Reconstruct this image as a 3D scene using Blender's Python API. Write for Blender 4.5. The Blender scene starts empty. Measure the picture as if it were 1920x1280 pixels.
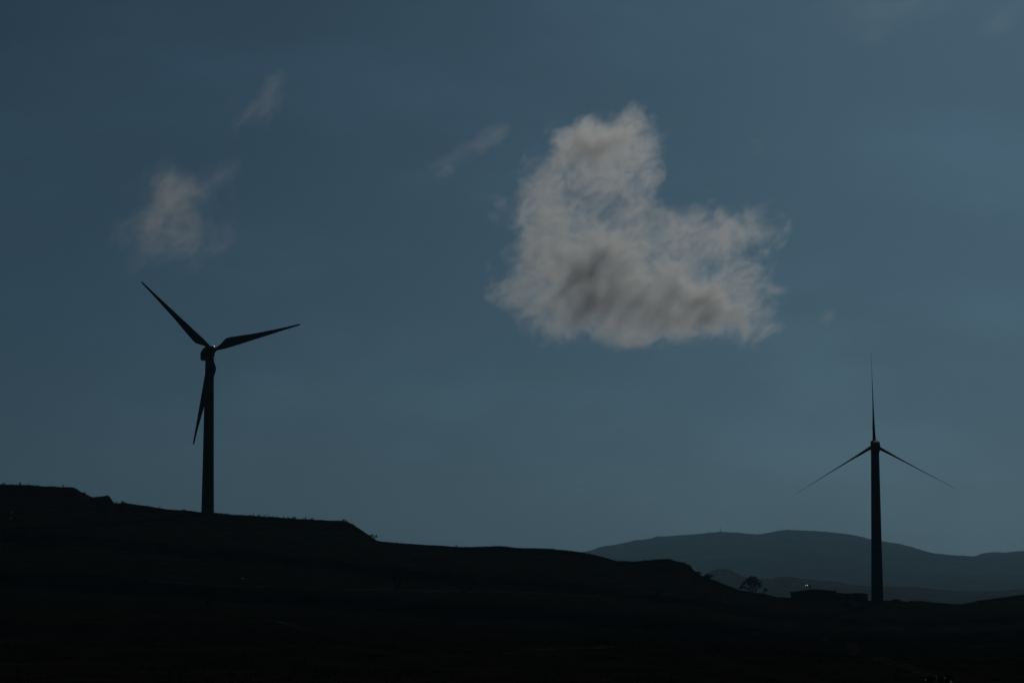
import bpy, bmesh, math, random
import numpy as np
from mathutils import Vector, Matrix

R = math.radians
S = bpy.context.scene
COL = S.collection
rnd = random.Random(7)

# ------------------------------------------------------------------ view
W, H, FPX = 1920.0, 1280.0, 1920 * 85 / 36.0
PITCH = R(6.0)
CP, SP = math.cos(PITCH), math.sin(PITCH)


def ray(px, py):
    """direction through a photograph pixel; the camera stands at the origin, looking along +Y and 6 degrees up"""
    dx, dv = (px - W / 2) / FPX, (H / 2 - py) / FPX
    return Vector((dx, CP - dv * SP, SP + dv * CP))


def us(px, py):
    d = ray(px, py)
    return d.x / d.y, d.z / d.y


def P(px, py, Y):
    u, s = us(px, py)
    return Vector((u * Y, Y, s * Y))


# ------------------------------------------------------------------ small helpers
def tag(o, label=None, cat=None, group=None, kind=None):
    if label: o['label'] = label
    if cat: o['category'] = cat
    if group: o['group'] = group
    if kind: o['kind'] = kind
    return o


def empty(name, loc, rz=0.0):
    o = bpy.data.objects.new(name, None)
    COL.objects.link(o)
    o.location = loc
    o.rotation_euler = (0, 0, rz)
    o.empty_display_size = 0.5
    return o


def link_mesh(name, me, mat, parent=None, smooth=False):
    if mat and not me.materials: me.materials.append(mat)
    if smooth:
        me.polygons.foreach_set('use_smooth', [True] * len(me.polygons))
    o = bpy.data.objects.new(name, me)
    COL.objects.link(o)
    if parent: o.parent = parent
    return o


def copy_tree(o, parent=None):
    c = o.copy()
    COL.objects.link(c)
    if parent: c.parent = parent
    for ch in [q for q in bpy.data.objects if q.parent == o]:
        copy_tree(ch, c)
    return c


class MB:
    """collects vertices and faces, then becomes one mesh object"""
    def __init__(self): self.v, self.f = [], []

    def add(self, vs, fs):
        n = len(self.v)
        self.v += [tuple(q) for q in vs]
        self.f += [tuple(i + n for i in f) for f in fs]

    def box(self, x0, x1, y0, y1, z0, z1):
        self.add([(x0, y0, z0), (x1, y0, z0), (x1, y1, z0), (x0, y1, z0), (x0, y0, z1), (x1, y0, z1), (x1, y1, z1), (x0, y1, z1)],
                 [(3, 2, 1, 0), (4, 5, 6, 7), (0, 1, 5, 4), (1, 2, 6, 5), (2, 3, 7, 6), (3, 0, 4, 7)])

    def rings(self, rings, cap=True):
        n = len(rings[0])
        vs = [p for r in rings for p in r]
        fs = []
        for k in range(len(rings) - 1):
            for i in range(n):
                j = (i + 1) % n
                fs.append((k * n + i, k * n + j, (k + 1) * n + j, (k + 1) * n + i))
        if cap:
            fs.append(tuple(range(n - 1, -1, -1)))
            fs.append(tuple((len(rings) - 1) * n + i for i in range(n)))
        self.add(vs, fs)

    def tube(self, pts, radii, n=6):
        rings = []
        for k, p in enumerate(pts):
            a = Vector(pts[max(k - 1, 0)]); b = Vector(pts[min(k + 1, len(pts) - 1)])
            d = (b - a).normalized()
            s = d.orthogonal().normalized()
            if k and prev.cross(d).length > -1:
                s = (prev - d * prev.dot(d)).normalized()
            prev = s
            t = d.cross(s)
            rings.append([Vector(p) + (s * math.cos(2 * math.pi * i / n) + t * math.sin(2 * math.pi * i / n)) * radii[k] for i in range(n)])
        self.rings(rings)

    def lathe(self, prof, n=32, axis='Z', origin=(0, 0, 0)):
        rings = []
        for r, h in prof:
            ring = []
            for i in range(n):
                a = 2 * math.pi * i / n
                c, s = r * math.cos(a), r * math.sin(a)
                p = (c, s, h) if axis == 'Z' else (c, -h, s)
                ring.append(tuple(p[q] + origin[q] for q in range(3)))
            rings.append(ring)
        self.rings(rings)

    def mesh(self, name):
        me = bpy.data.meshes.new(name)
        me.from_pydata(self.v, [], self.f)
        me.validate()
        bm = bmesh.new(); bm.from_mesh(me)
        bmesh.ops.recalc_face_normals(bm, faces=bm.faces)
        bm.to_mesh(me); bm.free()
        return me

    def build(self, name, mat, parent=None, smooth=False, bevel=0):
        o = link_mesh(name, self.mesh(name), mat, parent, smooth)
        if bevel:
            m = o.modifiers.new('bevel', 'BEVEL'); m.width = bevel; m.segments = 2; m.limit_method = 'ANGLE'
        return o


# ------------------------------------------------------------------ materials
def new_mat(name):
    m = bpy.data.materials.new(name)
    m.use_nodes = True
    return m, m.node_tree.nodes, m.node_tree.links


def two_tone(name, c0, c1, scale=3.0, rough=0.8, spec=0.3, metallic=0.0, bump=0.0, detail=6, trans=0.0):
    m, N, L = new_mat(name)
    b = N['Principled BSDF']
    tc = N.new('ShaderNodeTexCoord'); nz = N.new('ShaderNodeTexNoise'); rp = N.new('ShaderNodeValToRGB')
    nz.inputs['Scale'].default_value = scale; nz.inputs['Detail'].default_value = detail
    L.new(tc.outputs['Object'], nz.inputs['Vector'])
    rp.color_ramp.elements[0].position = 0.35; rp.color_ramp.elements[1].position = 0.65
    rp.color_ramp.elements[0].color = (*c0, 1); rp.color_ramp.elements[1].color = (*c1, 1)
    L.new(nz.outputs['Fac'], rp.inputs['Fac']); L.new(rp.outputs['Color'], b.inputs['Base Color'])
    b.inputs['Roughness'].default_value = rough; b.inputs['Metallic'].default_value = metallic
    b.inputs['Specular IOR Level'].default_value = spec
    if bump:
        bp = N.new('ShaderNodeBump'); bp.inputs['Distance'].default_value = bump
        L.new(nz.outputs['Fac'], bp.inputs['Height']); L.new(bp.outputs['Normal'], b.inputs['Normal'])
    return m


M_soil = two_tone('heath_soil', (0.007, 0.009, 0.005), (0.019, 0.020, 0.012), scale=0.22, rough=1.0, spec=0.0, detail=12, bump=0.5)
M_valley = two_tone('valley_soil', (0.02, 0.02, 0.014), (0.04, 0.036, 0.024), scale=0.01, rough=1.0, spec=0.0)
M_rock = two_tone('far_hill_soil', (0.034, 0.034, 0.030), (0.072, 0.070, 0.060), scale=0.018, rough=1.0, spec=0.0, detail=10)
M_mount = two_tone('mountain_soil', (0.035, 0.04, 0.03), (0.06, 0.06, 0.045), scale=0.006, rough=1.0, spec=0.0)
M_track = two_tone('dry_dirt', (0.02, 0.018, 0.013), (0.045, 0.039, 0.028), scale=0.6, rough=1.0, spec=0.0)
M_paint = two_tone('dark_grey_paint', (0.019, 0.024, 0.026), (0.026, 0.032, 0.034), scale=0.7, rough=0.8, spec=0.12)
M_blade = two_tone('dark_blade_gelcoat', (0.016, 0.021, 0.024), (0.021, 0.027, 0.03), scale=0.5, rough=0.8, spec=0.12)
M_white = two_tone('white_enamel', (0.74, 0.75, 0.76), (0.82, 0.83, 0.84), scale=8, rough=0.35, spec=0.5)
M_steel = two_tone('galvanised_steel', (0.35, 0.36, 0.37), (0.5, 0.5, 0.5), scale=9, rough=0.42, metallic=1.0)
M_wall = two_tone('weathered_render', (0.03, 0.032, 0.03), (0.045, 0.046, 0.042), scale=1.2, rough=0.95, spec=0.1)
M_roof = two_tone('tarred_roof', (0.018, 0.018, 0.018), (0.028, 0.027, 0.026), scale=2.0, rough=1.0, spec=0.0)
M_iron = two_tone('dark_iron', (0.02, 0.02, 0.02), (0.035, 0.033, 0.03), scale=6, rough=0.6, spec=0.3)
M_leaf = two_tone('dry_leaf', (0.014, 0.02, 0.008), (0.036, 0.04, 0.018), scale=1.5, rough=0.8, spec=0.1)
M_bark = two_tone('bark', (0.02, 0.016, 0.012), (0.035, 0.03, 0.024), scale=7, rough=0.95, spec=0.1)
M_straw = two_tone('dry_grass', (0.010, 0.010, 0.005), (0.026, 0.024, 0.013), scale=0.4, rough=0.9, spec=0.05)
M_glint = two_tone('pale_glint', (0.55, 0.52, 0.42), (0.72, 0.7, 0.6), scale=20, rough=0.4, spec=0.4)  # pale colour standing in for glints on the near shrub


# ------------------------------------------------------------------ noise for the terrain
_rs = np.random.RandomState(11)
_perm = _rs.rand(512, 512)


def vnoise(x, y):
    xi, yi = np.floor(x).astype(int), np.floor(y).astype(int)
    fx, fy = x - xi, y - yi
    fx = fx * fx * (3 - 2 * fx); fy = fy * fy * (3 - 2 * fy)
    a = _perm[yi % 512, xi % 512]; b = _perm[yi % 512, (xi + 1) % 512]
    c = _perm[(yi + 1) % 512, xi % 512]; d = _perm[(yi + 1) % 512, (xi + 1) % 512]
    return (a * (1 - fx) + b * fx) * (1 - fy) + (c * (1 - fx) + d * fx) * fy - 0.5


def fbm(x, y, scale, octs=4, gain=0.5):
    s, a = 0, 1.0
    x = np.asarray(x, float) / scale; y = np.asarray(y, float) / scale
    for k in range(octs):
        s = s + a * vnoise(x + 37.3 * k, y + 11.7 * k)
        x, y, a = x * 2.03, y * 2.03, a * gain
    return s


# skyline of the near hill, read off the photograph and turned into true heights
SKY = [(-700, 880), (-250, 893), (0, 907.5), (15, 907.5), (60, 909), (120, 912.3), (138, 913.5), (143, 915.5), (152, 921.5), (165, 928), (172, 931.6),
       (180, 931), (190, 929.5), (197, 928.7), (201, 927.6), (205, 929), (208, 934), (214, 942), (220, 942.6), (232, 942.5), (250, 945),
       (270, 947), (290, 950.5), (312, 954.3), (345, 956), (375, 959.5), (400, 961.5), (440, 964.5), (480, 966.5), (520, 969.3), (560, 972),
       (600, 974), (640, 976.3), (650, 977), (655, 979.5), (663, 983.5), (675, 990.5), (690, 1001), (698, 1007), (706, 1011.5), (712, 1013.3),
       (730, 1016), (760, 1018.3), (800, 1020.8), (850, 1024.5), (900, 1025), (935, 1024), (955, 1025.5), (975, 1028), (1030, 1029.5), (1060, 1032), (1090, 1035.5),
       (1110, 1039), (1135, 1045), (1160, 1050.5), (1190, 1052.2), (1215, 1050), (1235, 1048), (1255, 1048), (1268, 1052), (1282, 1055),
       (1294, 1060), (1299, 1067), (1306, 1073.5), (1316, 1079), (1330, 1084), (1344, 1090), (1360, 1096.5), (1375, 1102.5), (1388, 1107.5),
       (1405, 1110), (1425, 1112.2), (1440, 1115), (1455, 1119.5), (1470, 1121), (1500, 1121.8), (1560, 1123), (1600, 1124.3), (1640, 1125),
       (1680, 1125.7), (1720, 1126.2), (1736, 1127), (1760, 1129), (1790, 1131), (1805, 1130.8), (1820, 1128), (1850, 1122.5), (1890, 1117), (1920, 1112.3),
       (2000, 1103), (2300, 1088), (2700, 1080)]
_uu, _ss = np.array([us(*q) for q in SKY]).T
_ug = np.linspace(-0.6, 0.6, 4801)
_sg = np.interp(_ug, _uu, _ss)
_k = np.exp(-0.5 * (np.arange(-400, 401) / 130.0) ** 2); _k /= _k.sum()
_sm = np.convolve(np.pad(_sg, 400, mode='edge'), _k, mode='valid')


def crest_y(u):
    return 712 + 95 * np.clip(u, -0.6, 0.6)


def terrain(x, y):
    """height of the near hill (metres, the eye is at 0)"""
    x = np.asarray(x, float); y = np.asarray(y, float)
    ye = np.maximum(y, 60.0)
    u = x / ye
    yc = crest_y(u)
    t = np.clip((ye - 60) / (yc - 60), 0, None)
    sharp = np.clip((t - 0.89) / 0.10, 0, 1); sharp = sharp * sharp * (3 - 2 * sharp)
    sc = np.interp(u, _ug, _sg) * sharp + np.interp(u, _ug, _sm) * (1 - sharp)
    tt = np.clip(t, 0, 1)
    s_near = -0.0415
    s = s_near + (sc - s_near) * tt ** 1.25
    z = s * ye
    # rough ground; calm near the crest so the skyline keeps its shape
    amp = np.clip(1.15 - tt, 0.1, 1.0)
    z = z + amp * (3.2 * fbm(x, y, 90, 4) + 0.8 * fbm(x + 300, y, 16, 3)) * np.clip((y - 70) / 120, 0.06, 1)
    z = z + 0.22 * fbm(x, y + 500, 3.0, 3)
    # benches cut across the slope
    for yb, dep in ((330, 1.3), (470, 1.6), (590, 1.2)):
        q = (y - yb - 0.12 * x - 9 * fbm(x, np.zeros_like(x), 120, 2))
        z = z + dep * np.tanh(q / 3.0) * np.exp(-(q / 40.0) ** 2) * (tt > 0)
    # a low rise before the valley with a grassy lip
    q = y - (205 + 0.25 * x + 30 * fbm(x, np.zeros_like(x) + 5, 60, 2))
    z = z + 1.5 * np.exp(-(q / 26.0) ** 2)
    over = np.clip(y - yc, 0, None)
    z = z - 0.10 * over - 0.0011 * over ** 2
    under = np.clip(60 - y, 0, 60) / 60
    z = z * (1 - under) + under * (-1.75 + 0.25 * fbm(x, y, 9, 3))
    side = np.clip((np.abs(x) - 330) / 250, 0, 1)
    back = np.clip((-y - 120) / 200, 0, 1)
    z = z - 60 * side * side - 60 * back * back
    return np.maximum(z, -66)


def hit(px, py, y0=70.0, y1=745.0):
    """where the sight line through a photograph pixel meets the near hill"""
    u, s = us(px, py)
    ys = np.arange(y0, y1, 0.5)
    zt = terrain(u * ys, ys)
    k = np.nonzero(s * ys <= zt)[0]
    if len(k) == 0:
        k = [int(np.argmax(zt / ys))]
    y = float(ys[k[0]])
    return Vector((u * y, y, float(terrain(u * y, y))))


def crest(px):
    u, _ = us(px, 1000)
    ys = np.arange(560, 760, 0.5)
    zt = terrain(u * ys, ys)
    y = float(ys[int(np.argmax(zt / ys))])
    return Vector((u * y, y, float(terrain(u * y, y))))


def grid_mesh(name, X, Y, Z):
    ny, nx = X.shape
    co = np.stack([X, Y, Z], -1).reshape(-1, 3)
    i = np.arange(ny * nx).reshape(ny, nx)
    f = np.stack([i[:-1, :-1], i[:-1, 1:], i[1:, 1:], i[1:, :-1]], -1).reshape(-1, 4)
    me = bpy.data.meshes.new(name)
    me.vertices.add(len(co)); me.vertices.foreach_set('co', co.ravel())
    me.loops.add(f.size); me.loops.foreach_set('vertex_index', f.ravel())
    me.polygons.add(len(f)); me.polygons.foreach_set('loop_start', np.arange(0, f.size, 4))
    me.update(calc_edges=True)
    return me


# near hill
kk = np.concatenate([np.linspace(-0.95, -0.20, 120, endpoint=False), np.linspace(-0.20, 0.20, 1150), np.linspace(0.20, 0.95, 121)[1:]])
yy = np.concatenate([np.linspace(-340, -20, 40, endpoint=False), np.linspace(-20, 300, 110, endpoint=False), np.linspace(300, 600, 120, endpoint=False),
                     np.linspace(600, 745, 118, endpoint=False), np.linspace(745, 1050, 40)])
X = kk[None, :] * (np.abs(yy)[:, None] * 0.9 + 80); Y = np.repeat(yy[:, None], len(kk), 1)
hs = link_mesh('hillside', grid_mesh('hillside', X, Y, terrain(X, Y)), M_soil, smooth=True)
tag(hs, 'black rough hillside sloping down from the left below the turbines', kind='structure')

# valley floor to the horizon
mb = MB(); n = 64
mb.add([(0, 0, -70)] + [(26000 * math.cos(2 * math.pi * i / n), 26000 * math.sin(2 * math.pi * i / n), -70) for i in range(n)],
       [(0, 1 + i, 1 + (i + 1) % n) for i in range(n)])
tag(mb.build('ground', M_valley), 'dark valley floor reaching to the horizon behind the hill', kind='structure')


def range_mesh(name, sky, depth, front, backd, rough, base, mat, seed, nx=700, ny=90):
    uu, ss = np.array([us(*q) for q in sky]).T
    ug = np.linspace(uu[0], uu[-1], nx)
    yy = np.concatenate([np.linspace(depth - front, depth, ny), np.linspace(depth, depth + backd, 24)[1:]])
    Yg = np.repeat(yy[:, None], nx, 1); Ug = np.repeat(ug[None, :], len(yy), 0)
    Xg = Ug * depth
    top = np.interp(Ug, uu, ss) * depth
    sm = np.convolve(np.pad(np.interp(ug, uu, ss) * depth, 60, mode='edge'), np.ones(121) / 121, mode='valid')[None, :]
    t = np.clip((Yg - depth + front) / front, 0, 1)
    w = np.clip((t - 0.7) / 0.3, 0, 1)
    tp = top * w + sm * (1 - w)
    prof = t ** 0.9
    prof = np.where(Yg > depth, 1 - ((Yg - depth) / backd) ** 1.5, prof)
    Z = base + (tp - base) * prof
    nz = fbm(Xg + seed, Yg, front * 0.35, 5, 0.55)
    Z = Z + rough * nz * np.clip(1.0 - t, 0.0, 1) * 4 * t + rough * 0.10 * fbm(Xg + seed, Yg, front * 0.02, 4, 0.6) * t
    return link_mesh(name, grid_mesh(name, Xg * (0.25 + 0.75 * Yg / depth), Yg, Z), mat, smooth=True)


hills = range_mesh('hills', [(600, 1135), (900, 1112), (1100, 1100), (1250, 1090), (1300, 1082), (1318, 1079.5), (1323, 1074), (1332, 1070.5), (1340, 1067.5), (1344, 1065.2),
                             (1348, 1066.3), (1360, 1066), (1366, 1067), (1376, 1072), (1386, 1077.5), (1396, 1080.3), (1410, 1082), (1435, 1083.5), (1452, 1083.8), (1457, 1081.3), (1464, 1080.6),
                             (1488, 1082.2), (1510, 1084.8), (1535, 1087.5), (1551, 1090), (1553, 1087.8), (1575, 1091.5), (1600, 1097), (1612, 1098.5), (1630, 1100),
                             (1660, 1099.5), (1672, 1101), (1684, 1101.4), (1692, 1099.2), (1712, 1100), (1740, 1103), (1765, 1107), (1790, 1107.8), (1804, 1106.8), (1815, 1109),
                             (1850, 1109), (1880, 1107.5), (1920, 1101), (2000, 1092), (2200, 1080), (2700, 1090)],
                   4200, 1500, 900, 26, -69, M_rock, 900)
tag(hills, 'low brownish hazy hills behind the hut and tree', kind='structure')
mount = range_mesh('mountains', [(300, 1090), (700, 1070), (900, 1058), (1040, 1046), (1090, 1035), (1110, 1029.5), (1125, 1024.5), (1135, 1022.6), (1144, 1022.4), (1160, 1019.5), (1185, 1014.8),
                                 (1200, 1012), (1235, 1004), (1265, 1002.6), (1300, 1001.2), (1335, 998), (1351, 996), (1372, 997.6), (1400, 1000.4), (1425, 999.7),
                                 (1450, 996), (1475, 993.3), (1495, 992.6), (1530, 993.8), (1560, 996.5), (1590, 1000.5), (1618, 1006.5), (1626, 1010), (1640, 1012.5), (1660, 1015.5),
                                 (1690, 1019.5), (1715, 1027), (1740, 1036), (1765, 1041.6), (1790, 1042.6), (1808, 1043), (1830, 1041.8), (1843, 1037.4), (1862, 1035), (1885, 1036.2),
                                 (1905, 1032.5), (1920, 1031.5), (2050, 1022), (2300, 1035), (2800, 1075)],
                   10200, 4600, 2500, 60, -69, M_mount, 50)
tag(mount, 'blue grey rounded mountain range fading in haze on the horizon', kind='structure')

# the mast on the mountain top
b = P(1351, 997, 10190)
r = empty('radio_mast', b)
tag(r, 'tiny radio mast on the far mountain summit', 'mast')
mb = MB(); mb.tube([(0, 0, -2), (0, 0, 12), (0, 0, 26)], [0.9, 0.7, 0.25], 6); mb.build('mast_pole', M_iron, r)
mb = MB(); mb.box(-3.6, 3.0, -2, 2, -2, 3.0); mb.build('equipment_cabin', M_wall, r)

# dirt tracks draped over the hill
def drape(name, pts, width, label):
    mb = MB(); c = [hit(*q) for q in pts]
    dense = []
    for a, b in zip(c[:-1], c[1:]):
        k = max(2, int((b - a).length / 2.5))
        dense += [a.lerp(b, i / k) for i in range(k)]
    dense.append(c[-1])
    rows = []
    for i, p in enumerate(dense):
        d = (dense[min(i + 1, len(dense) - 1)] - dense[max(i - 1, 0)]); d.z = 0; d.normalize()
        s = Vector((-d.y, d.x, 0))
        w = width * (0.8 + 0.5 * rnd.random())
        row = []
        for q in np.linspace(-0.5, 0.5, 5):
            x, y = p.x + s.x * w * q, p.y + s.y * w * q
            row.append((x, y, float(terrain(x, y)) + 0.10 - 0.14 * abs(q)))
        rows.append(row)
    fs = [(i * 5 + j, i * 5 + j + 1, (i + 1) * 5 + j + 1, (i + 1) * 5 + j) for i in range(len(rows) - 1) for j in range(4)]
    mb.add([p for r_ in rows for p in r_], fs)
    return tag(mb.build(name, M_track, smooth=True), label, kind='structure')


drape('dirt_track', [(100, 1090), (230, 1094.5), (400, 1097), (560, 1100), (700, 1104), (860, 1107), (1000, 1111), (1150, 1115), (1300, 1117.5)], 3.0,
      'faint dirt track running level across the dark hillside')
drape('path', [(1410, 1190), (1460, 1184), (1510, 1181), (1545, 1195), (1600, 1216), (1650, 1233), (1700, 1252), (1760, 1270)], 1.4,
      'faint footpath bending down the slope towards the near shrub with painted glints')
drape('path', [(820, 1233), (900, 1227), (1000, 1221), (1080, 1216), (1140, 1212.5)], 1.3, 'faint footpath rising to the right low on the dark slope')
drape('path', [(280, 1155), (390, 1158), (470, 1163), (560, 1178), (630, 1199)], 1.4, 'faint footpath sinking to the right on the left slope')

# ------------------------------------------------------------------ wind turbines
HUB_H, RAD = 46.2, 27.9


def turbine_tower():
    mb = MB()
    prof = [(1.95, -0.8), (1.95, 0.0), (1.80, 0.02)]
    zt = HUB_H - 2.0
    for z in (14.6, 29.4):
        for dz, e in ((-0.14, 0), (-0.13, 0.035), (0.13, 0.035), (0.14, 0)):
            zz = z + dz
            prof.append((1.75 + (1.22 - 1.75) * zz / zt + e, zz))
    prof.append((1.22, zt - 0.25)); prof.append((1.32, zt - 0.24)); prof.append((1.32, zt + 0.05))
    mb.lathe(prof, 48)
    return mb.mesh('tower')


def blade_mesh():
    mb = MB(); rings = []; n = 20
    st = [(0.75, 1.06, 1.0, 0.53), (1.6, 1.04, 1.0, 0.53), (2.6, 1.45, 0.66, 0.60), (3.8, 2.25, 0.40, 0.68), (4.9, 2.85, 0.30, 0.70), (6.0, 2.85, 0.25, 0.68), (9.0, 2.42, 0.21, 0.62),
          (14, 1.66, 0.20, 0.50), (19, 1.14, 0.18, 0.38), (23.5, 0.70, 0.17, 0.27), (26.6, 0.50, 0.17, 0.22), (27.9, 0.42, 0.18, 0.18), (RAD, 0.22, 0.2, 0.1)]
    for r, c, th, le in st:
        tw = R(11) * max(0, 1 - (r - 2) / 18) if r > 2 else R(11)
        blend = min(1, max(0, (r - 1.6) / 3.0))
        ring = []
        for i in range(n):
            a = 2 * math.pi * i / n
            xc = 0.5 + 0.5 * math.cos(a)                       # 1 = leading edge, 0 = trailing edge
            circ = 0.5 * math.sin(a)
            foil = 0.5 * math.sin(a) * (0.25 + 0.75 * xc) * 1.15
            y = (circ * (1 - blend) + foil * blend) * c * th
            x = le - c * (1 - xc)
            cs, sn = math.cos(tw), math.sin(tw)
            bend = -0.22 * (r / RAD) ** 2                      # blades bow slightly upwind
            ring.append((x * cs - y * sn, x * sn + y * cs + bend, r))
        rings.append(ring)
    mb.rings(rings)
    return mb.mesh('blade')


def nacelle_mesh():
    mb = MB(); rings = []
    # y (rotor side is negative), half width, bottom, shoulder, top, top half width
    for y, w, b, sh, t, tw in [(-1.25, 1.02, -1.15, 0.75, 1.05, 0.75), (-0.6, 1.28, -1.75, 1.0, 1.42, 0.95), (0.6, 1.32, -2.0, 1.05, 1.5, 1.0),
                               (2.6, 1.30, -2.0, 1.0, 1.42, 1.0), (5.0, 1.22, -1.92, 0.45, 1.05, 0.85), (5.6, 1.14, -1.82, 0.2, 0.72, 0.72)]:
        rings.append([(-w, y, b + 0.35), (-w + 0.35, y, b), (w - 0.35, y, b), (w, y, b + 0.35), (w, y, sh), (tw, y, t), (-tw, y, t), (-w, y, sh)])
    mb.rings(rings)
    return mb.mesh('nacelle')


def hub_mesh():
    mb = MB()
    mb.lathe([(0.72, -0.05), (1.02, 0.15), (1.14, 0.9), (1.12, 1.6), (0.95, 2.15), (0.62, 2.6), (0.25, 2.8), (0.02, 2.84)], 28, 'Y')
    return mb.mesh('hub')


ME = dict(tower=turbine_tower(), blade=blade_mesh(), nacelle=nacelle_mesh(), hub=hub_mesh())
TILT = R(4)


def make_turbine(loc, yaw, a0, pitch, label):
    root = empty('wind_turbine', loc, yaw)
    tag(root, label, 'wind turbine', 'wind turbines on the ridge')
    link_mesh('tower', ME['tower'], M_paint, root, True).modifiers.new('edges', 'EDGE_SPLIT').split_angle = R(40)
    dr = MB()
    dr.rings([[(-0.45, 1.62, 0.9), (0.45, 1.62, 0.9), (0.45, 1.78, 0.9), (-0.45, 1.78, 0.9)], [(-0.45, 1.55, 2.9), (0.45, 1.55, 2.9), (0.45, 1.74, 2.9), (-0.45, 1.74, 2.9)]])
    dr.build('door', M_iron, root)
    top = Matrix.Translation((0, 0, HUB_H)) @ Matrix.Rotation(-TILT, 4, 'X')
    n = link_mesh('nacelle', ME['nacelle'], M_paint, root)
    bv = n.modifiers.new('bevel', 'BEVEL'); bv.width = 0.14; bv.segments = 2
    n.matrix_local = top
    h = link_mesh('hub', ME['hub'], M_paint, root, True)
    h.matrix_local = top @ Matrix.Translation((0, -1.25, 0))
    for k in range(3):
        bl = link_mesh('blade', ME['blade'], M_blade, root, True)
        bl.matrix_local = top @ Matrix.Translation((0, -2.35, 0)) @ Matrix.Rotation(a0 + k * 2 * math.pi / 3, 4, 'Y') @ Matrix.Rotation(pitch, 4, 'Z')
    v = MB()
    v.tube([(0, 0, 0), (0, 0, 0.5)], [0.04, 0.03], 8); v.tube([(-0.6, 0, 0.45), (0.6, 0, 0.45)], [0.03, 0.03], 8)
    for x in (-0.6, 0.6):
        v.lathe([(0.01, 0.45), (0.1, 0.47), (0.12, 0.6), (0.02, 0.66)], 10, 'Z', (x, 0, 0))
    w = v.build('wind_sensor', M_white, root)
    w.matrix_local = top @ Matrix.Translation((0, 2.2, 1.40))
    return root, top


pL = crest(389); pR = crest(1645)
tL, topL = make_turbine(P(389.3, 961.0, pL.y), R(24), R(-48), R(3), 'dark turbine on the left ridge with broad blades turned face on')
tR, topR = make_turbine(P(1645, 1124.6, pR.y), R(175.2), R(1.0), R(88), 'dark turbine right of the hut with feathered needle thin blades')
tL.scale = (1.014,) * 3
# steel cap added on the left hub rim, tilted to throw a sun glint
mb = MB(); mb.lathe([(0.30, -0.5), (0.34, -0.05), (0.34, 0.05), (0.30, 0.09)], 16)
g = mb.build('glint_cap', M_steel, tL)
hub_w = Vector(tL.location) + Matrix.Rotation(R(24), 3, 'Z') @ Vector((0.66, -2.2, HUB_H + 1.14))
yawm = Matrix.Rotation(-R(24), 4, 'Z')
g.matrix_local = yawm @ Matrix.Translation(hub_w - Vector(tL.location)) @ Vector((0.73, -0.22, 0.65)).to_track_quat('Z', 'Y').to_matrix().to_4x4()

# ------------------------------------------------------------------ hut beside the right turbine
hy = 738.0
q = hy / (FPX * 0.995)
hb = P(1557, 1124.5, hy)
hut = empty('hut', hb)
tag(hut, 'long low flat roofed hut with a lower wing beside the right turbine', 'hut')


def hx(px): return (P(px, 1115, hy).x - hb.x)
def hz(py): return (P(1557, py, hy).z - hb.z)


mb = MB()
x0, xr, x1 = hx(1487.5), hx(1526), hx(1568)
mb.add([(x0, 0, -1.5), (x1, 0, -1.5), (x1, 7, -1.5), (x0, 7, -1.5), (x0, 0, hz(1110.6)), (xr, 0, hz(1105.4)), (x1, 0, hz(1108.2)), (x0, 7, hz(1110.6)), (xr, 7, hz(1105.4)), (x1, 7, hz(1108.2))],
       [(0, 1, 6, 5, 4), (2, 3, 7, 8, 9), (1, 2, 9, 6), (3, 0, 4, 7), (4, 5, 8, 7), (5, 6, 9, 8), (3, 2, 1, 0)])
mb.build('wall', M_wall, hut)
mb = MB()
e0, e1 = hx(1484.6), hx(1569.6)
za, zb, zc = hz(1110.4), hz(1105.0), hz(1107.9)
T = 0.17
ring = lambda y: [(e0, y, za - 0.02), (xr, y, zb), (e1, y, zc), (e1, y, zc + T), (xr, y, zb + T), (e0, y, za + T)]
mb.add(ring(-0.45) + ring(7.45), [(0, 1, 4, 5), (1, 2, 3, 4), (11, 10, 7, 6), (10, 9, 8, 7), (0, 6, 7, 1), (1, 7, 8, 2), (2, 8, 9, 3), (3, 9, 10, 4), (4, 10, 11, 5), (5, 11, 6, 0)])
mb.build('roof', M_roof, hut)
mb = MB()
w0, w1 = x1 + 0.003, hx(1627)
mb.box(w0, w1, 0.35, 6.4, -1.5, hz(1113.2)); mb.build('wing_wall', M_wall, hut)
mb = MB()
wx = [w0 + 0.2, hx(1585), hx(1598), hx(1608), hx(1618), hx(1629.4)]
wt = [hz(1110.6), hz(1111.6), hz(1111.9), hz(1110.9), hz(1111.2), hz(1112.8)]
lo = [(x, -0.1, hz(1113.1)) for x in wx]; hi = [(x, -0.1, z) for x, z in zip(wx, wt)]
k = len(wx); lo2 = [(x, 6.8, z) for x, _, z in lo]; hi2 = [(x, 6.8, z) for x, _, z in hi]
fs = []
for i in range(k - 1):
    fs += [(i, i + 1, k + i + 1, k + i), (2 * k + i + 1, 2 * k + i, 3 * k + i, 3 * k + i + 1), (k + i, k + i + 1, 3 * k + i + 1, 3 * k + i), (i + 1, i, 2 * k + i, 2 * k + i + 1)]
fs += [(0, k, 3 * k, 2 * k), (k - 1, 3 * k - 1, 4 * k - 1, 2 * k - 1)]
mb.add(lo + hi + lo2 + hi2, fs); mb.build('wing_roof', M_roof, hut)
for px, w, z0_, z1_ in ((1506, 1.0, 1.25, 2.0), (1545, 1.0, 1.25, 2.0)):
    mb = MB(); x = hx(px)
    mb.box(x - w / 2, x + w / 2, -0.03, -0.002, z0_, z1_); mb.build('window', M_iron, hut)
mb = MB(); mb.box(hx(1596), hx(1602.5), 0.31, 0.348, 0.0, 1.72); mb.build('door', M_iron, hut)

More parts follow.
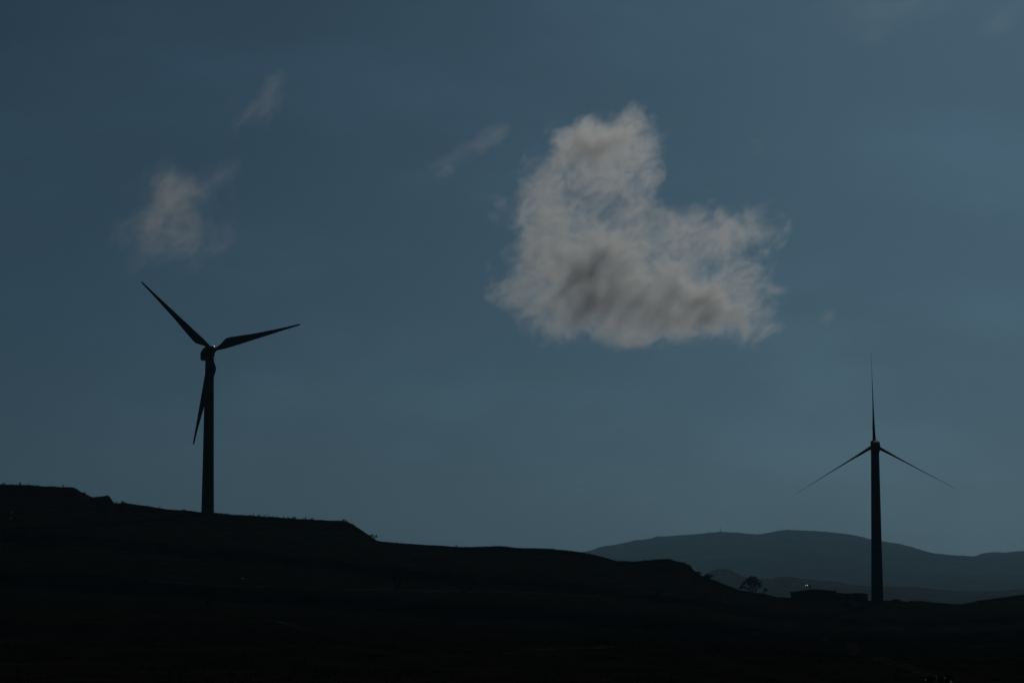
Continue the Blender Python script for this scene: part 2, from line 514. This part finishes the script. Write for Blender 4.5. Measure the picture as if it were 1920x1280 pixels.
# mast with floodlights on the hut roof
mp = P(1520.8, 1105.0, hy + 2.0); mp.z = hb.z + hz(1105.4) + 0.12
mast = empty('roof_mast', mp)
tag(mast, 'short antenna mast with pale floodlights on the hut roof', 'mast')
u1 = hy / FPX
mb = MB(); mb.tube([(0, 0, -0.15), (0, 0, 1.5), (0, 0, 14.5 * u1)], [0.08, 0.06, 0.05], 8); mb.build('pole', M_iron, mast)
mb = MB(); mb.tube([(-4 * u1, 0, 0.0), (-4 * u1, 0, 8 * u1)], [0.05, 0.05], 8); mb.tube([(-8.5 * u1, 0, 6.3 * u1), (0, 0, 6.3 * u1)], [0.05, 0.05], 8); mb.build('bracket', M_iron, mast)
mb = MB(); mb.box(-5.2 * u1, -2.6 * u1, -0.2, 0.2, 4.6 * u1, 8.6 * u1); mb.build('equipment_box', M_iron, mast)
mb = MB(); mb.box(-1.9 * u1, -0.6 * u1, -0.15, 0.15, 4.2 * u1, 7.2 * u1); mb.build('equipment_box', M_iron, mast)
for x, rr in ((-10.2, 0.06), (-6.9, 0.085)):
    mb = MB(); mb.rings([[(-rr, -0.30, -0.16), (rr, -0.30, -0.16), (rr, 0.55, 0.0), (-rr, 0.55, 0.0)], [(-rr, -0.30, 0.10), (rr, -0.30, 0.10), (rr, 0.55, 0.36), (-rr, 0.55, 0.36)]])
    f = mb.build('floodlight', M_steel, mast, bevel=0.03); f.location = (x * u1, 0, 6.6 * u1); f.rotation_euler = (0, R(9), 0)

# low concrete cabinet right of the tower
cb = P(1681, 1127, 742)
c = empty('cable_cabinet', cb); tag(c, 'low dark cable cabinet lying right of the right turbine foot', 'cabinet')
mb = MB(); mb.box(-1.05, 1.25, 0, 1.4, -0.6, 3.2 * u1); mb.build('body', M_wall, c, bevel=0.03)
mb = MB(); mb.box(-1.15, 1.35, -0.1, 1.5, 3.2 * u1 + 0.003, 3.9 * u1); mb.build('lid', M_roof, c, bevel=0.03)
mb = MB(); mb.add([(-1.1, 0.1, -0.5), (-1.1, 1.3, -0.5), (-1.1, 1.3, 0.45), (-1.1, 0.1, 0.45), (-2.3, 0.1, -0.5), (-2.3, 1.3, -0.5), (-2.3, 1.3, 0.2), (-2.3, 0.1, 0.2)],
                 [(0, 1, 2, 3), (4, 7, 6, 5), (0, 3, 7, 4), (1, 5, 6, 2), (3, 2, 6, 7), (0, 4, 5, 1)]); mb.build('ramp', M_wall, c)

# ------------------------------------------------------------------ marker posts and pale stone on the dark slope
p = hit(21, 975)
mk = empty('marker_post', p); tag(mk, 'thin marker post with two pale reflectors on the left slope', 'post')
mb = MB(); mb.tube([(0, 0, -0.4), (0, 0, 2.1)], [0.05, 0.045], 8); mb.build('post', M_iron, mk)
for z in (0.42, 1.86):
    mb = MB(); mb.lathe([(0.02, z - 0.16), (0.14, z - 0.13), (0.17, z), (0.14, z + 0.13), (0.02, z + 0.16)], 12); mb.build('reflector', M_white, mk, True)
p = hit(455, 1085)
mb = MB()
bm = bmesh.new(); bmesh.ops.create_icosphere(bm, subdivisions=2, radius=0.2)
for v in bm.verts: v.co *= 1 + 0.25 * (rnd.random() - 0.5); v.co.z *= 0.8
me = bpy.data.meshes.new('stone'); bm.to_mesh(me); bm.free()
st = link_mesh('stone', me, M_white, None); st.location = p + Vector((0, 0, 0.1))
tag(st, 'small pale stone shining alone on the middle of the dark slope', 'stone')

# ------------------------------------------------------------------ vegetation
def leaf_cloud(mb, centre, rad, n, size, rg, squash=1.0):
    for _ in range(n):
        d = Vector((rg.gauss(0, 1), rg.gauss(0, 1), rg.gauss(0, 1))).normalized() * (rg.random() ** 0.45)
        c = Vector(centre) + Vector((d.x * rad, d.y * rad, d.z * rad * squash))
        a = Vector((rg.gauss(0, 1), rg.gauss(0, 1), rg.gauss(0, 1))).normalized()
        b_ = a.orthogonal().normalized()
        s = size * (0.6 + 0.8 * rg.random())
        mb.add([c - a * s, c + b_ * s * 0.45, c + a * s, c - b_ * s * 0.45], [(0, 1, 2, 3)])


def shrub(name, loc, w, h, n, leaf, label, cat, stems=6, group=None, clumps=9, seed=1, rz=0):
    rg = random.Random(seed)
    o = empty(name, loc, rz); tag(o, label, cat, group)
    tb, cb_ = MB(), MB()
    for k in range(stems):
        a = rg.uniform(0, 6.28); l = rg.uniform(0.45, 0.95)
        tip = Vector((math.cos(a) * w * 0.42 * l, math.sin(a) * w * 0.42 * l, h * rg.uniform(0.55, 0.9)))
        mid = tip * 0.5 + Vector((0, 0, h * 0.1))
        tb.tube([(0, 0, -0.15), mid, tip], [0.035 * h, 0.022 * h, 0.008 * h], 5)
    for k in range(clumps):
        a = rg.uniform(0, 6.28); l = math.sqrt(rg.random())
        c_ = (math.cos(a) * w * 0.38 * l, math.sin(a) * w * 0.38 * l, h * rg.uniform(0.35, 0.82))
        leaf_cloud(cb_, c_, w * rg.uniform(0.10, 0.2), n // clumps, leaf, rg, 0.8)
    tb.build('stems', M_bark, o); cb_.build('foliage', M_leaf, o)
    return o


# the lone spreading tree at the foot of the hill
tp = P(1411, 1110.0, crest(1411).y)
tree = empty('tree', tp); tag(tree, 'lone spreading scrubby tree with several stems between hill and hut', 'tree')
rg = random.Random(5)
tb, cw = MB(), MB()
m1 = tp.y / FPX


def br(dx, dz, dy=0.0): return Vector((dx * m1, dy * m1, dz * m1))


for (x0, tips) in ((-4, [(-18, 12), (-15, 17), (-10, 22)]), (0, [(-5, 27), (0, 29), (-12, 24), (-20, 9)]), (2.5, [(5, 28), (9, 24), (3, 22)]), (5, [(12, 20), (15, 14), (13, 10)])):
    for tx, tz in tips:
        dy = rg.uniform(-12, 12)
        pts = [br(x0, -2), br(x0 + (tx - x0) * 0.12, tz * 0.25, dy * 0.15), br(x0 + (tx - x0) * 0.5, tz * 0.6, dy * 0.6), br(tx, tz, dy)]
        tb.tube(pts, [0.11, 0.09, 0.055, 0.02], 6)
for x, z, rr, nn, y in ((-3, 22, 8, 400, 0), (4, 21, 8, 400, 3), (-10, 18, 7, 240, -4), (0, 14, 8, 260, 5), (8, 15, 6.5, 170, -3), (13, 17, 4, 110, 2), (14, 11, 3.6, 90, 0), (-18, 11, 3.5, 100, 3),
                        (-21, 8.5, 3.2, 120, 0), (-14, 9, 3, 70, -2), (-17, 16, 4, 90, -3), (3, 27, 4.5, 130, 0), (-3, 27.5, 4, 110, 2), (9, 23, 4.5, 120, 1), (-9, 24, 4.5, 110, 2), (5, 8, 4.5, 70, 4), (-7, 7, 3.5, 50, 0), (-22, 9, 3.0, 90, 1), (-20, 14, 2.5, 60, -2), (-15, 20, 2.8, 60, 3), (16, 14, 2.2, 50, 0), (17, 20, 2.0, 40, 1), (7, 28, 2.4, 50, 0), (0, 30, 2.0, 40, 1)):
    leaf_cloud(cw, br(x, z, y), rr * m1, nn, 0.13, rg, 0.75)
tb.build('trunk', M_bark, tree); cw.build('crown', M_leaf, tree)
p = P(1431, 1112.2, crest(1431).y)
o = empty('bush', p); tag(o, 'small leaning bush right beside the lone scrubby tree', 'bush')
tb, cb_ = MB(), MB()
for tx, tz in ((2, 6), (5, 8), (7, 6), (1, 4)): tb.tube([(0, 0, -0.2), br(tx * 0.5, tz * 0.55), br(tx, tz)], [0.05, 0.04, 0.015], 5)
for x, z, rr, nn in ((5, 7.5, 2.4, 130), (7, 6, 2.0, 90), (2, 5, 1.8, 60), (3, 8, 1.6, 50)): leaf_cloud(cb_, br(x, z), rr * m1, nn, 0.12, rg)
tb.build('stems', M_bark, o); cb_.build('foliage', M_leaf, o)

# bushes on the slope
for i, (px, py, w, h, lab) in enumerate([
        (1306, 1081, 3.6, 1.7, 'dark bush on the steep hill shoulder right of its crest'), (1326, 1087.5, 4.0, 1.8, 'dark bush low on the hill shoulder beside the hazy knoll'),
        (745, 1104, 6.5, 5.0, 'broad dim bush above the dirt track in the middle slope'), (870, 1111, 4.5, 2.2, 'flat dim bush at the dirt track right of the broad bush'),
        (1135, 1118, 5.0, 2.0, 'wide dim bush along the dirt track below the sky gap'), (1232, 1115, 5.0, 2.4, 'rounded dim bush under the hill bump before the tree'),
        (392, 1140, 4.5, 3.2, 'dim bush low on the slope beneath the left turbine'), (1590, 1140, 4.0, 1.6, 'dim bush in front of the hut wing'),
        (755, 1198, 2.6, 1.4, 'dim bush at the bottom of the slope above the lower footpath'), (1512, 1172, 3.0, 1.6, 'dim bush at the bend of the footpath below the hut')]):
    shrub('bush', hit(px, py), w, h, 420, 0.17, lab, 'bush', seed=20 + i, clumps=12, group='bushes on the dark slope')
shrub('bush', crest(702) + Vector((0, 0, -0.1)), 2.6, 1.5, 200, 0.13, 'small tufted bush at the foot of the embankment on the skyline', 'bush', seed=44, group='bushes on the dark slope')

# shrub close to the eye at the bottom edge, its glints painted as pale beads
fp = hit(1762, 1279); fp = Vector((us(1762, 1279)[0] * 52, 52, 0)); fp.z = float(terrain(fp.x, fp.y))
top_z = P(1757, 1264, 52).z - fp.z
fs_ = shrub('glint_shrub', fp, 0.78, top_z * 1.06, 1300, 0.035, 'near dark shrub with pale painted glints at the bottom edge', 'shrub', seed=3, clumps=16, stems=9)
for px, py, rr in ((1735, 1274, 0.030), (1772, 1270, 0.022), (1783, 1278, 0.026), (1756, 1268.5, 0.016), (1753, 1276, 0.014)):
    c_ = P(px, py, 51.75) - fp
    mb = MB(); mb.lathe([(0.004, -rr), (rr * 0.7, -rr * 0.7), (rr, 0), (rr * 0.7, rr * 0.6), (0.004, rr * 0.8)], 9, 'Z', c_)
    mb.tube([c_ + Vector((0, 0.02, -rr)), (c_.x * 0.6, c_.y * 0.6 + 0.05, c_.z * 0.6), (0, 0, 0)], [0.004, 0.005, 0.006], 5)
    mb.build('glint_bead', M_glint, fs_, True)

# weeds that stand out along the skyline
def weed(seed, h, n, spread):
    rg = random.Random(seed); mb = MB()
    for k in range(n):
        a = rg.uniform(0, 6.28); t = Vector((math.cos(a) * spread * rg.random(), math.sin(a) * spread * rg.random(), h * rg.uniform(0.5, 1)))
        mb.tube([(t.x * 0.1, t.y * 0.1, -0.15), t * 0.55 + Vector((0, 0, 0.1 * h)), t], [0.05, 0.04, 0.025], 4)
        leaf_cloud(mb, t, 0.10, 4, 0.10, rg)
        leaf_cloud(mb, t * 0.5, 0.14, 4, 0.10, rg)
    return mb.mesh('weed')


WEEDS = [weed(1, 0.55, 6, 0.5), weed(2, 0.8, 5, 0.35), weed(3, 0.42, 8, 0.75)]
for i, px in enumerate([4, 38, 51, 71, 119, 156, 217, 227, 231, 235, 299, 346, 470, 476, 485, 532, 541, 553, 568, 573, 585, 645, 649, 694, 857, 1284]):
    w = link_mesh('weed', WEEDS[i % 3], M_straw)
    p = crest(px)
    w.location = p + Vector((0, rnd.uniform(-1.5, 0.5), -0.08)); w.rotation_euler = (0, 0, rnd.uniform(0, 6.28)); s = rnd.uniform(0.75, 1.25); w.scale = (s, s, s)
    tag(w, 'small ragged weed tuft standing on the black skyline', 'weed', 'weed tufts along the ridge skyline')
mb = MB(); p = crest(498)
for x, z in ((-0.55, 0.55), (-0.25, 0.42), (0.6, 0.7), (0.35, 0.45)):
    mb.tube([(0, 0, -0.1), (x * 0.35, 0, z * 0.55), (x, 0, z)], [0.05, 0.04, 0.03], 5); leaf_cloud(mb, (x, 0, z), 0.14, 12, 0.11, rg)
w = mb.build('thistle', M_straw); w.location = p
tag(w, 'branched dry thistle on the ridge right of the left turbine', 'thistle')

# dry grass over the slope and the crest
rs = np.random.RandomState(3)
n1, n2 = 26000, 30000
px = np.concatenate([rs.uniform(-60, 1980, n1), rs.uniform(-60, 1980, n2)])
ug_ = (px - 960) / FPX / CP
yc = crest_y(ug_)
yv = np.concatenate([yc[:n1] - np.abs(rs.normal(0, 9, n1)), 110 + (yc[n1:] - 118) * rs.uniform(0, 1, n2) ** 0.8])
xv = ug_ * yv; zv = terrain(xv, yv)
keep = fbm(xv, yv, 7, 3) + 0.5 * fbm(xv, yv, 45, 2) > -0.05
xv, yv, zv = xv[keep], yv[keep], zv[keep]
nn = len(xv); B = 4
ang = rs.uniform(0, 6.28, (nn, B)); ht = rs.uniform(0.12, 0.42, (nn, B)) * (0.7 + 0.6 * (fbm(xv, yv, 12, 2)[:, None] + 0.5)); ln = rs.uniform(0.05, 0.3, (nn, B))
bx = xv[:, None] + rs.normal(0, 0.14, (nn, B)); by = yv[:, None] + rs.normal(0, 0.14, (nn, B)); bz = np.repeat(zv[:, None], B, 1) - 0.05
wd = 0.035
V = np.stack([np.stack([bx - wd * np.cos(ang), by - wd * np.sin(ang), bz], -1), np.stack([bx + wd * np.cos(ang), by + wd * np.sin(ang), bz], -1),
              np.stack([bx + ln * np.sin(ang), by - ln * np.cos(ang), bz + ht], -1)], 2).reshape(-1, 3)
me = bpy.data.meshes.new('grass')
me.vertices.add(len(V)); me.vertices.foreach_set('co', V.ravel())
me.loops.add(len(V)); me.loops.foreach_set('vertex_index', np.arange(len(V)))
me.polygons.add(len(V) // 3); me.polygons.foreach_set('loop_start', np.arange(0, len(V), 3))
me.update(calc_edges=True)
tag(link_mesh('grass', me, M_straw), 'sparse dry grass over the dark hillside', kind='stuff')

# ------------------------------------------------------------------ light
SUN_EL, SUN_AZ = R(24.0), R(14.0)           # behind the scene, above and right of the frame
sd = Vector((math.sin(SUN_AZ) * math.cos(SUN_EL), math.cos(SUN_AZ) * math.cos(SUN_EL), math.sin(SUN_EL)))
sl = bpy.data.lights.new('sun', 'SUN'); sl.energy = 3.6; sl.angle = R(0.53); sl.color = (1.0, 0.855, 0.69)
so = bpy.data.objects.new('sun', sl); COL.objects.link(so); so.rotation_euler = sd.to_track_quat('Z', 'Y').to_euler()

w = bpy.data.worlds.new('World'); S.world = w; w.use_nodes = True
N, L = w.node_tree.nodes, w.node_tree.links
bg = N['Background']
sky = N.new('ShaderNodeTexSky'); sky.sky_type = 'NISHITA'; sky.sun_disc = False
sky.sun_elevation = SUN_EL; sky.sun_rotation = SUN_AZ
sky.altitude = 0; sky.air_density = 1.0; sky.dust_density = 1.0; sky.ozone_density = 10.0
bg.inputs['Strength'].default_value = 0.06
cool = N.new('ShaderNodeMix'); cool.data_type = 'RGBA'; cool.blend_type = 'MULTIPLY'; cool.inputs['Factor'].default_value = 1.0
cool.inputs[7].default_value = (0.67, 0.945, 1.0, 1)      # cool white balance of the sky
L.new(sky.outputs['Color'], cool.inputs[6])
# an even slate-blue veil of thin high vapour, a little patchy
bw = N.new('ShaderNodeRGBToBW'); L.new(cool.outputs[2], bw.inputs['Color'])
sl_ = N.new('ShaderNodeVectorMath'); sl_.operation = 'SCALE'; sl_.inputs[0].default_value = (0.57, 1.08, 1.48); L.new(bw.outputs['Val'], sl_.inputs['Scale'])
ve = N.new('ShaderNodeMix'); ve.data_type = 'RGBA'; ve.inputs['Factor'].default_value = 0.6
L.new(cool.outputs[2], ve.inputs[6]); L.new(sl_.outputs[0], ve.inputs[7])
tc = N.new('ShaderNodeTexCoord'); mp_ = N.new('ShaderNodeMapping'); mp_.inputs['Scale'].default_value = (9, 9, 22); mp_.inputs['Rotation'].default_value = (0, R(-18), 0)
L.new(tc.outputs['Generated'], mp_.inputs['Vector'])
nz = N.new('ShaderNodeTexNoise'); nz.inputs['Scale'].default_value = 1.0; nz.inputs['Detail'].default_value = 5; nz.inputs['Roughness'].default_value = 0.55
L.new(mp_.outputs[0], nz.inputs['Vector'])
mr = N.new('ShaderNodeMapRange'); mr.interpolation_type = 'SMOOTHSTEP'; mr.inputs['From Min'].default_value = 0.42; mr.inputs['From Max'].default_value = 0.75
mr.inputs['To Min'].default_value = 0.98; mr.inputs['To Max'].default_value = 1.13
L.new(nz.outputs['Fac'], mr.inputs['Value'])
vs = N.new('ShaderNodeVectorMath'); vs.operation = 'SCALE'; L.new(ve.outputs[2], vs.inputs[0]); L.new(mr.outputs[0], vs.inputs['Scale'])
L.new(vs.outputs[0], bg.inputs['Color'])

# ------------------------------------------------------------------ haze
def volume_mat(name, density, color, aniso):
    m, N, L = new_mat(name)
    N.remove(N['Principled BSDF'])
    pv = N.new('ShaderNodeVolumePrincipled')
    pv.inputs['Density'].default_value = density; pv.inputs['Color'].default_value = (*color, 1); pv.inputs['Anisotropy'].default_value = aniso
    L.new(pv.outputs['Volume'], N['Material Output'].inputs['Volume'])
    return m, N, L, pv


HZ, *_ = volume_mat('haze_air', 5.3e-5, (0.32, 0.68, 1.0), 0.35)
mb = MB(); mb.box(-14000, 14000, -600, 14000, -72, 330)
tag(mb.build('haze', HZ), 'thin blue haze filling the air over the hills', kind='stuff')

# ------------------------------------------------------------------ clouds
CY = 6000.0


def cloud(name, label, cx, cy, blobs, k, thr, nz_gain, nscale, streak, stretch, aniso, steps, seed, warp=22.0, dist=CY, gamma=1.0):
    """blobs: (px, py, rx, ry, turn in degrees, weight, depth radius) in photograph pixels at the cloud's distance"""
    org = P(cx, cy, dist); mpp = dist / FPX
    bm = bmesh.new()
    m, N, L, pv = volume_mat(name + '_vapour', 0.0, (0.92, 0.96, 1.0), aniso)
    tc = N.new('ShaderNodeTexCoord')
    base = N.new('ShaderNodeVectorMath'); base.operation = 'SCALE'; base.inputs['Scale'].default_value = 1.0 / mpp
    L.new(tc.outputs['Object'], base.inputs[0])
    # streak space: turned so that X runs along the wisps
    mp_ = N.new('ShaderNodeMapping'); mp_.vector_type = 'TEXTURE'
    mp_.inputs['Rotation'].default_value = (0, -R(streak), 0); mp_.inputs['Scale'].default_value = (stretch, 6.0, 1.0)
    mp_.inputs['Location'].default_value = (seed * 131.0, seed * 57.0, seed * 91.0)
    L.new(base.outputs[0], mp_.inputs['Vector'])
    wn = N.new('ShaderNodeTexNoise'); wn.inputs['Scale'].default_value = 1.0 / 70; wn.inputs['Detail'].default_value = 3
    L.new(mp_.outputs[0], wn.inputs['Vector'])
    wc = N.new('ShaderNodeVectorMath'); wc.operation = 'MULTIPLY_ADD'
    wc.inputs[1].default_value = (warp * 2,) * 3; wc.inputs[2].default_value = (-warp,) * 3
    L.new(wn.outputs['Color'], wc.inputs[0])
    wp = N.new('ShaderNodeVectorMath'); L.new(base.outputs[0], wp.inputs[0]); L.new(wc.outputs[0], wp.inputs[1])
    acc = None
    for (px, py, rx, ry, tn, wt, dp) in blobs:
        ce = Vector((px - cx, 0, cy - py))
        mp = N.new('ShaderNodeMapping'); mp.vector_type = 'TEXTURE'
        mp.inputs['Location'].default_value = ce; mp.inputs['Rotation'].default_value = (0, -R(tn), 0); mp.inputs['Scale'].default_value = (rx, dp, ry)
        L.new(wp.outputs[0], mp.inputs['Vector'])
        gr = N.new('ShaderNodeTexGradient'); gr.gradient_type = 'SPHERICAL'
        L.new(mp.outputs[0], gr.inputs['Vector'])
        ma = N.new('ShaderNodeMath'); ma.operation = 'MULTIPLY_ADD'; ma.inputs[1].default_value = wt
        L.new(gr.outputs['Fac'], ma.inputs[0])
        if acc is None: ma.inputs[2].default_value = 0.0
        else: L.new(acc.outputs[0], ma.inputs[2])
        acc = ma
        M4 = Matrix.Translation(ce * mpp) @ Matrix.Rotation(-R(tn), 4, 'Y') @ Matrix.Diagonal((rx * mpp * 1.02 + warp * 0.35, dp * mpp * 1.02 + warp * 0.35, ry * mpp * 1.02 + warp * 0.35, 1))
        bmesh.ops.create_icosphere(bm, subdivisions=3, radius=1.0, matrix=M4)
    n = N.new('ShaderNodeTexNoise'); n.inputs['Scale'].default_value = 1.0 / nscale; n.inputs['Detail'].default_value = 8; n.inputs['Roughness'].default_value = 0.72
    n.inputs['Distortion'].default_value = 0.35
    L.new(mp_.outputs[0], n.inputs['Vector'])
    ns = N.new('ShaderNodeMath'); ns.operation = 'MULTIPLY_ADD'; ns.inputs[1].default_value = nz_gain; ns.inputs[2].default_value = -0.5 * nz_gain - thr
    L.new(n.outputs['Fac'], ns.inputs[0])
    sm = N.new('ShaderNodeMath'); sm.operation = 'ADD'; L.new(acc.outputs[0], sm.inputs[0]); L.new(ns.outputs[0], sm.inputs[1])
    cl = N.new('ShaderNodeMath'); cl.operation = 'MAXIMUM'; cl.inputs[1].default_value = 0; L.new(sm.outputs[0], cl.inputs[0])
    pw = N.new('ShaderNodeMath'); pw.operation = 'POWER'; pw.inputs[1].default_value = gamma; L.new(cl.outputs[0], pw.inputs[0])
    # nothing outside the blobs themselves
    gt = N.new('ShaderNodeMapRange'); gt.inputs['From Max'].default_value = 0.12; L.new(acc.outputs[0], gt.inputs['Value'])
    mu = N.new('ShaderNodeMath'); mu.operation = 'MULTIPLY'; L.new(pw.outputs[0], mu.inputs[0]); L.new(gt.outputs[0], mu.inputs[1])
    ml = N.new('ShaderNodeMath'); ml.operation = 'MULTIPLY'; ml.inputs[1].default_value = k / mpp; L.new(mu.outputs[0], ml.inputs[0])
    L.new(ml.outputs[0], pv.inputs['Density'])
    m.cycles.volume_step_rate = steps
    me = bpy.data.meshes.new(name); bm.to_mesh(me); bm.free()
    o = link_mesh(name, me, m); o.location = org
    rm = o.modifiers.new('hull', 'REMESH'); rm.mode = 'VOXEL'; rm.voxel_size = 9 * mpp if len(blobs) > 9 else 4 * mpp
    tag(o, label, 'cloud')
    return o


cloud('cloud', 'large ragged heart shaped cloud with grey cores in the middle of the sky', 1200, 440, [
    (1115, 275, 175, 90, 24, 0.75, 70), (1055, 335, 150, 100, 32, 0.66, 60), (1175, 310, 85, 115, 0, 0.75, 55), (1190, 240, 78, 62, 8, 0.58, 40), (1092, 262, 85, 45, 15, 0.72, 110), (1195, 335, 80, 95, 0, 0.42, 50),
    (1045, 410, 150, 100, 30, 0.60, 55), (1110, 455, 190, 95, 18, 0.58, 55), (1245, 460, 190, 85, 4, 0.60, 50), (1335, 425, 110, 75, 12, 0.55, 35), (1405, 440, 90, 75, 20, 0.45, 30), (1420, 420, 90, 75, 30, 0.30, 30),
    (1010, 535, 120, 130, 30, 0.60, 50), (985, 585, 70, 95, 25, 0.46, 32), (1235, 415, 95, 62, 12, 0.50, 40),
    (1095, 512, 145, 110, -20, 0.90, 160), (1190, 562, 200, 88, -10, 0.90, 150), (1285, 570, 110, 65, 0, 0.75, 120),
    (1240, 535, 240, 110, -12, 0.50, 60), (1380, 580, 135, 90, -14, 0.66, 50), (1420, 580, 75, 65, 0, 0.50, 35), (1200, 605, 260, 70, -3, 0.50, 50), (1345, 615, 140, 55, 0, 0.45, 40), (1110, 600, 170, 80, 0, 0.45, 50),
    (995, 530, 105, 115, 20, 0.40, 40), (1330, 500, 150, 95, -10, 0.55, 40), (1445, 425, 80, 75, 30, 0.46, 25), (1410, 500, 110, 90, 20, 0.36, 25), (1300, 440, 150, 80, 10, 0.25, 40), (1220, 632, 230, 52, 0, 0.36, 45), (990, 400, 80, 90, 30, 0.34, 35), (1000, 330, 70, 60, 35, 0.30, 30), (1075, 622, 130, 50, 0, 0.3, 40), (1180, 440, 420, 330, 0, 0.16, 60)],
      k=0.023, thr=0.31, nz_gain=2.9, gamma=1.6, nscale=56, streak=38, stretch=1.45, aniso=0.72, steps=0.2, seed=1)
cloud('cloud', 'small soft cloud above the left turbine', 325, 395, [
    (325, 405, 100, 85, 60, 0.80, 50), (350, 390, 60, 95, 0, 0.55, 45), (288, 352, 70, 80, 30, 0.62, 35), (258, 428, 75, 55, 25, 0.62, 30), (372, 345, 110, 45, 24, 0.66, 25), (430, 425, 42, 75, -8, 0.62, 20),
    (330, 455, 150, 55, 0, 0.5, 40), (318, 315, 50, 34, 45, 0.55, 15), (420, 328, 62, 24, 38, 0.55, 12), (330, 470, 200, 80, 0, 0.25, 40)],
      k=0.012, thr=0.20, nz_gain=2.3, gamma=1.6, nscale=48, streak=48, stretch=1.7, aniso=0.72, steps=0.2, seed=2, warp=16)
cloud('cloud', 'thin slanting wisp of cloud high at the upper left', 490, 180, [
    (502, 168, 42, 85, -24, 0.80, 25), (522, 146, 55, 28, 38, 0.60, 12), (462, 222, 95, 26, 48, 0.58, 14), (437, 176, 20, 48, -8, 0.6, 10), (490, 200, 90, 60, 45, 0.25, 20)],
      k=0.008, thr=0.20, nz_gain=2.5, gamma=1.6, nscale=30, streak=52, stretch=1.8, aniso=0.72, steps=0.2, seed=3, warp=11)
cloud('cloud', 'thin tapering wisp left of the large cloud top', 890, 275, [
    (920, 250, 62, 42, 50, 0.80, 22), (942, 248, 30, 36, 0, 0.55, 12), (865, 288, 130, 34, 32, 0.60, 18), (790, 335, 170, 44, 25, 0.45, 18), (860, 310, 190, 70, 28, 0.28, 20)],
      k=0.0075, thr=0.27, nz_gain=2.5, gamma=1.6, nscale=32, streak=38, stretch=1.9, aniso=0.72, steps=0.2, seed=4, warp=12)
cloud('cloud', 'tiny faint cloud scrap right of the large cloud', 1548, 595, [
    (1548, 596, 40, 24, 25, 0.85, 14), (1560, 588, 24, 18, 30, 0.55, 10)],
      k=0.009, thr=0.20, nz_gain=2.2, gamma=1.6, nscale=20, streak=36, stretch=1.6, aniso=0.72, steps=0.2, seed=5, warp=6)

cloud('cloud', 'barely visible broad veil of cloud at the top right edge', 1640, 25, [
    (1640, 20, 180, 75, 10, 0.75, 40), (1625, 45, 90, 60, 20, 0.4, 30), (1690, 10, 110, 50, 0, 0.4, 30)],
      k=0.0012, thr=0.12, nz_gain=2.3, gamma=1.5, nscale=60, streak=40, stretch=1.6, aniso=0.72, steps=0.3, seed=6, warp=18)
cloud('cloud', 'barely visible scrap of cloud in the top right corner', 1880, 30, [
    (1880, 28, 75, 50, 20, 0.75, 25), (1860, 60, 50, 40, 20, 0.4, 20)],
      k=0.0022, thr=0.14, nz_gain=2.3, gamma=1.5, nscale=40, streak=40, stretch=1.6, aniso=0.72, steps=0.3, seed=7, warp=12)

# ------------------------------------------------------------------ camera and render settings
cam = bpy.data.cameras.new('camera'); cam.lens = 85; cam.sensor_width = 36; cam.clip_start = 0.1; cam.clip_end = 60000
co = bpy.data.objects.new('camera', cam); COL.objects.link(co); co.location = (0, 0, 0); co.rotation_euler = (R(90) + PITCH, 0, 0)
S.camera = co
S.render.engine = 'CYCLES'
S.cycles.use_denoising = True
S.cycles.volume_bounces = 3
S.cycles.max_bounces = 6
S.cycles.volume_max_steps = 512
S.view_settings.view_transform = 'Standard'; S.view_settings.look = 'None'
S.view_settings.gamma = 1.0; S.view_settings.use_curve_mapping = False
S.view_settings.exposure = -2.72
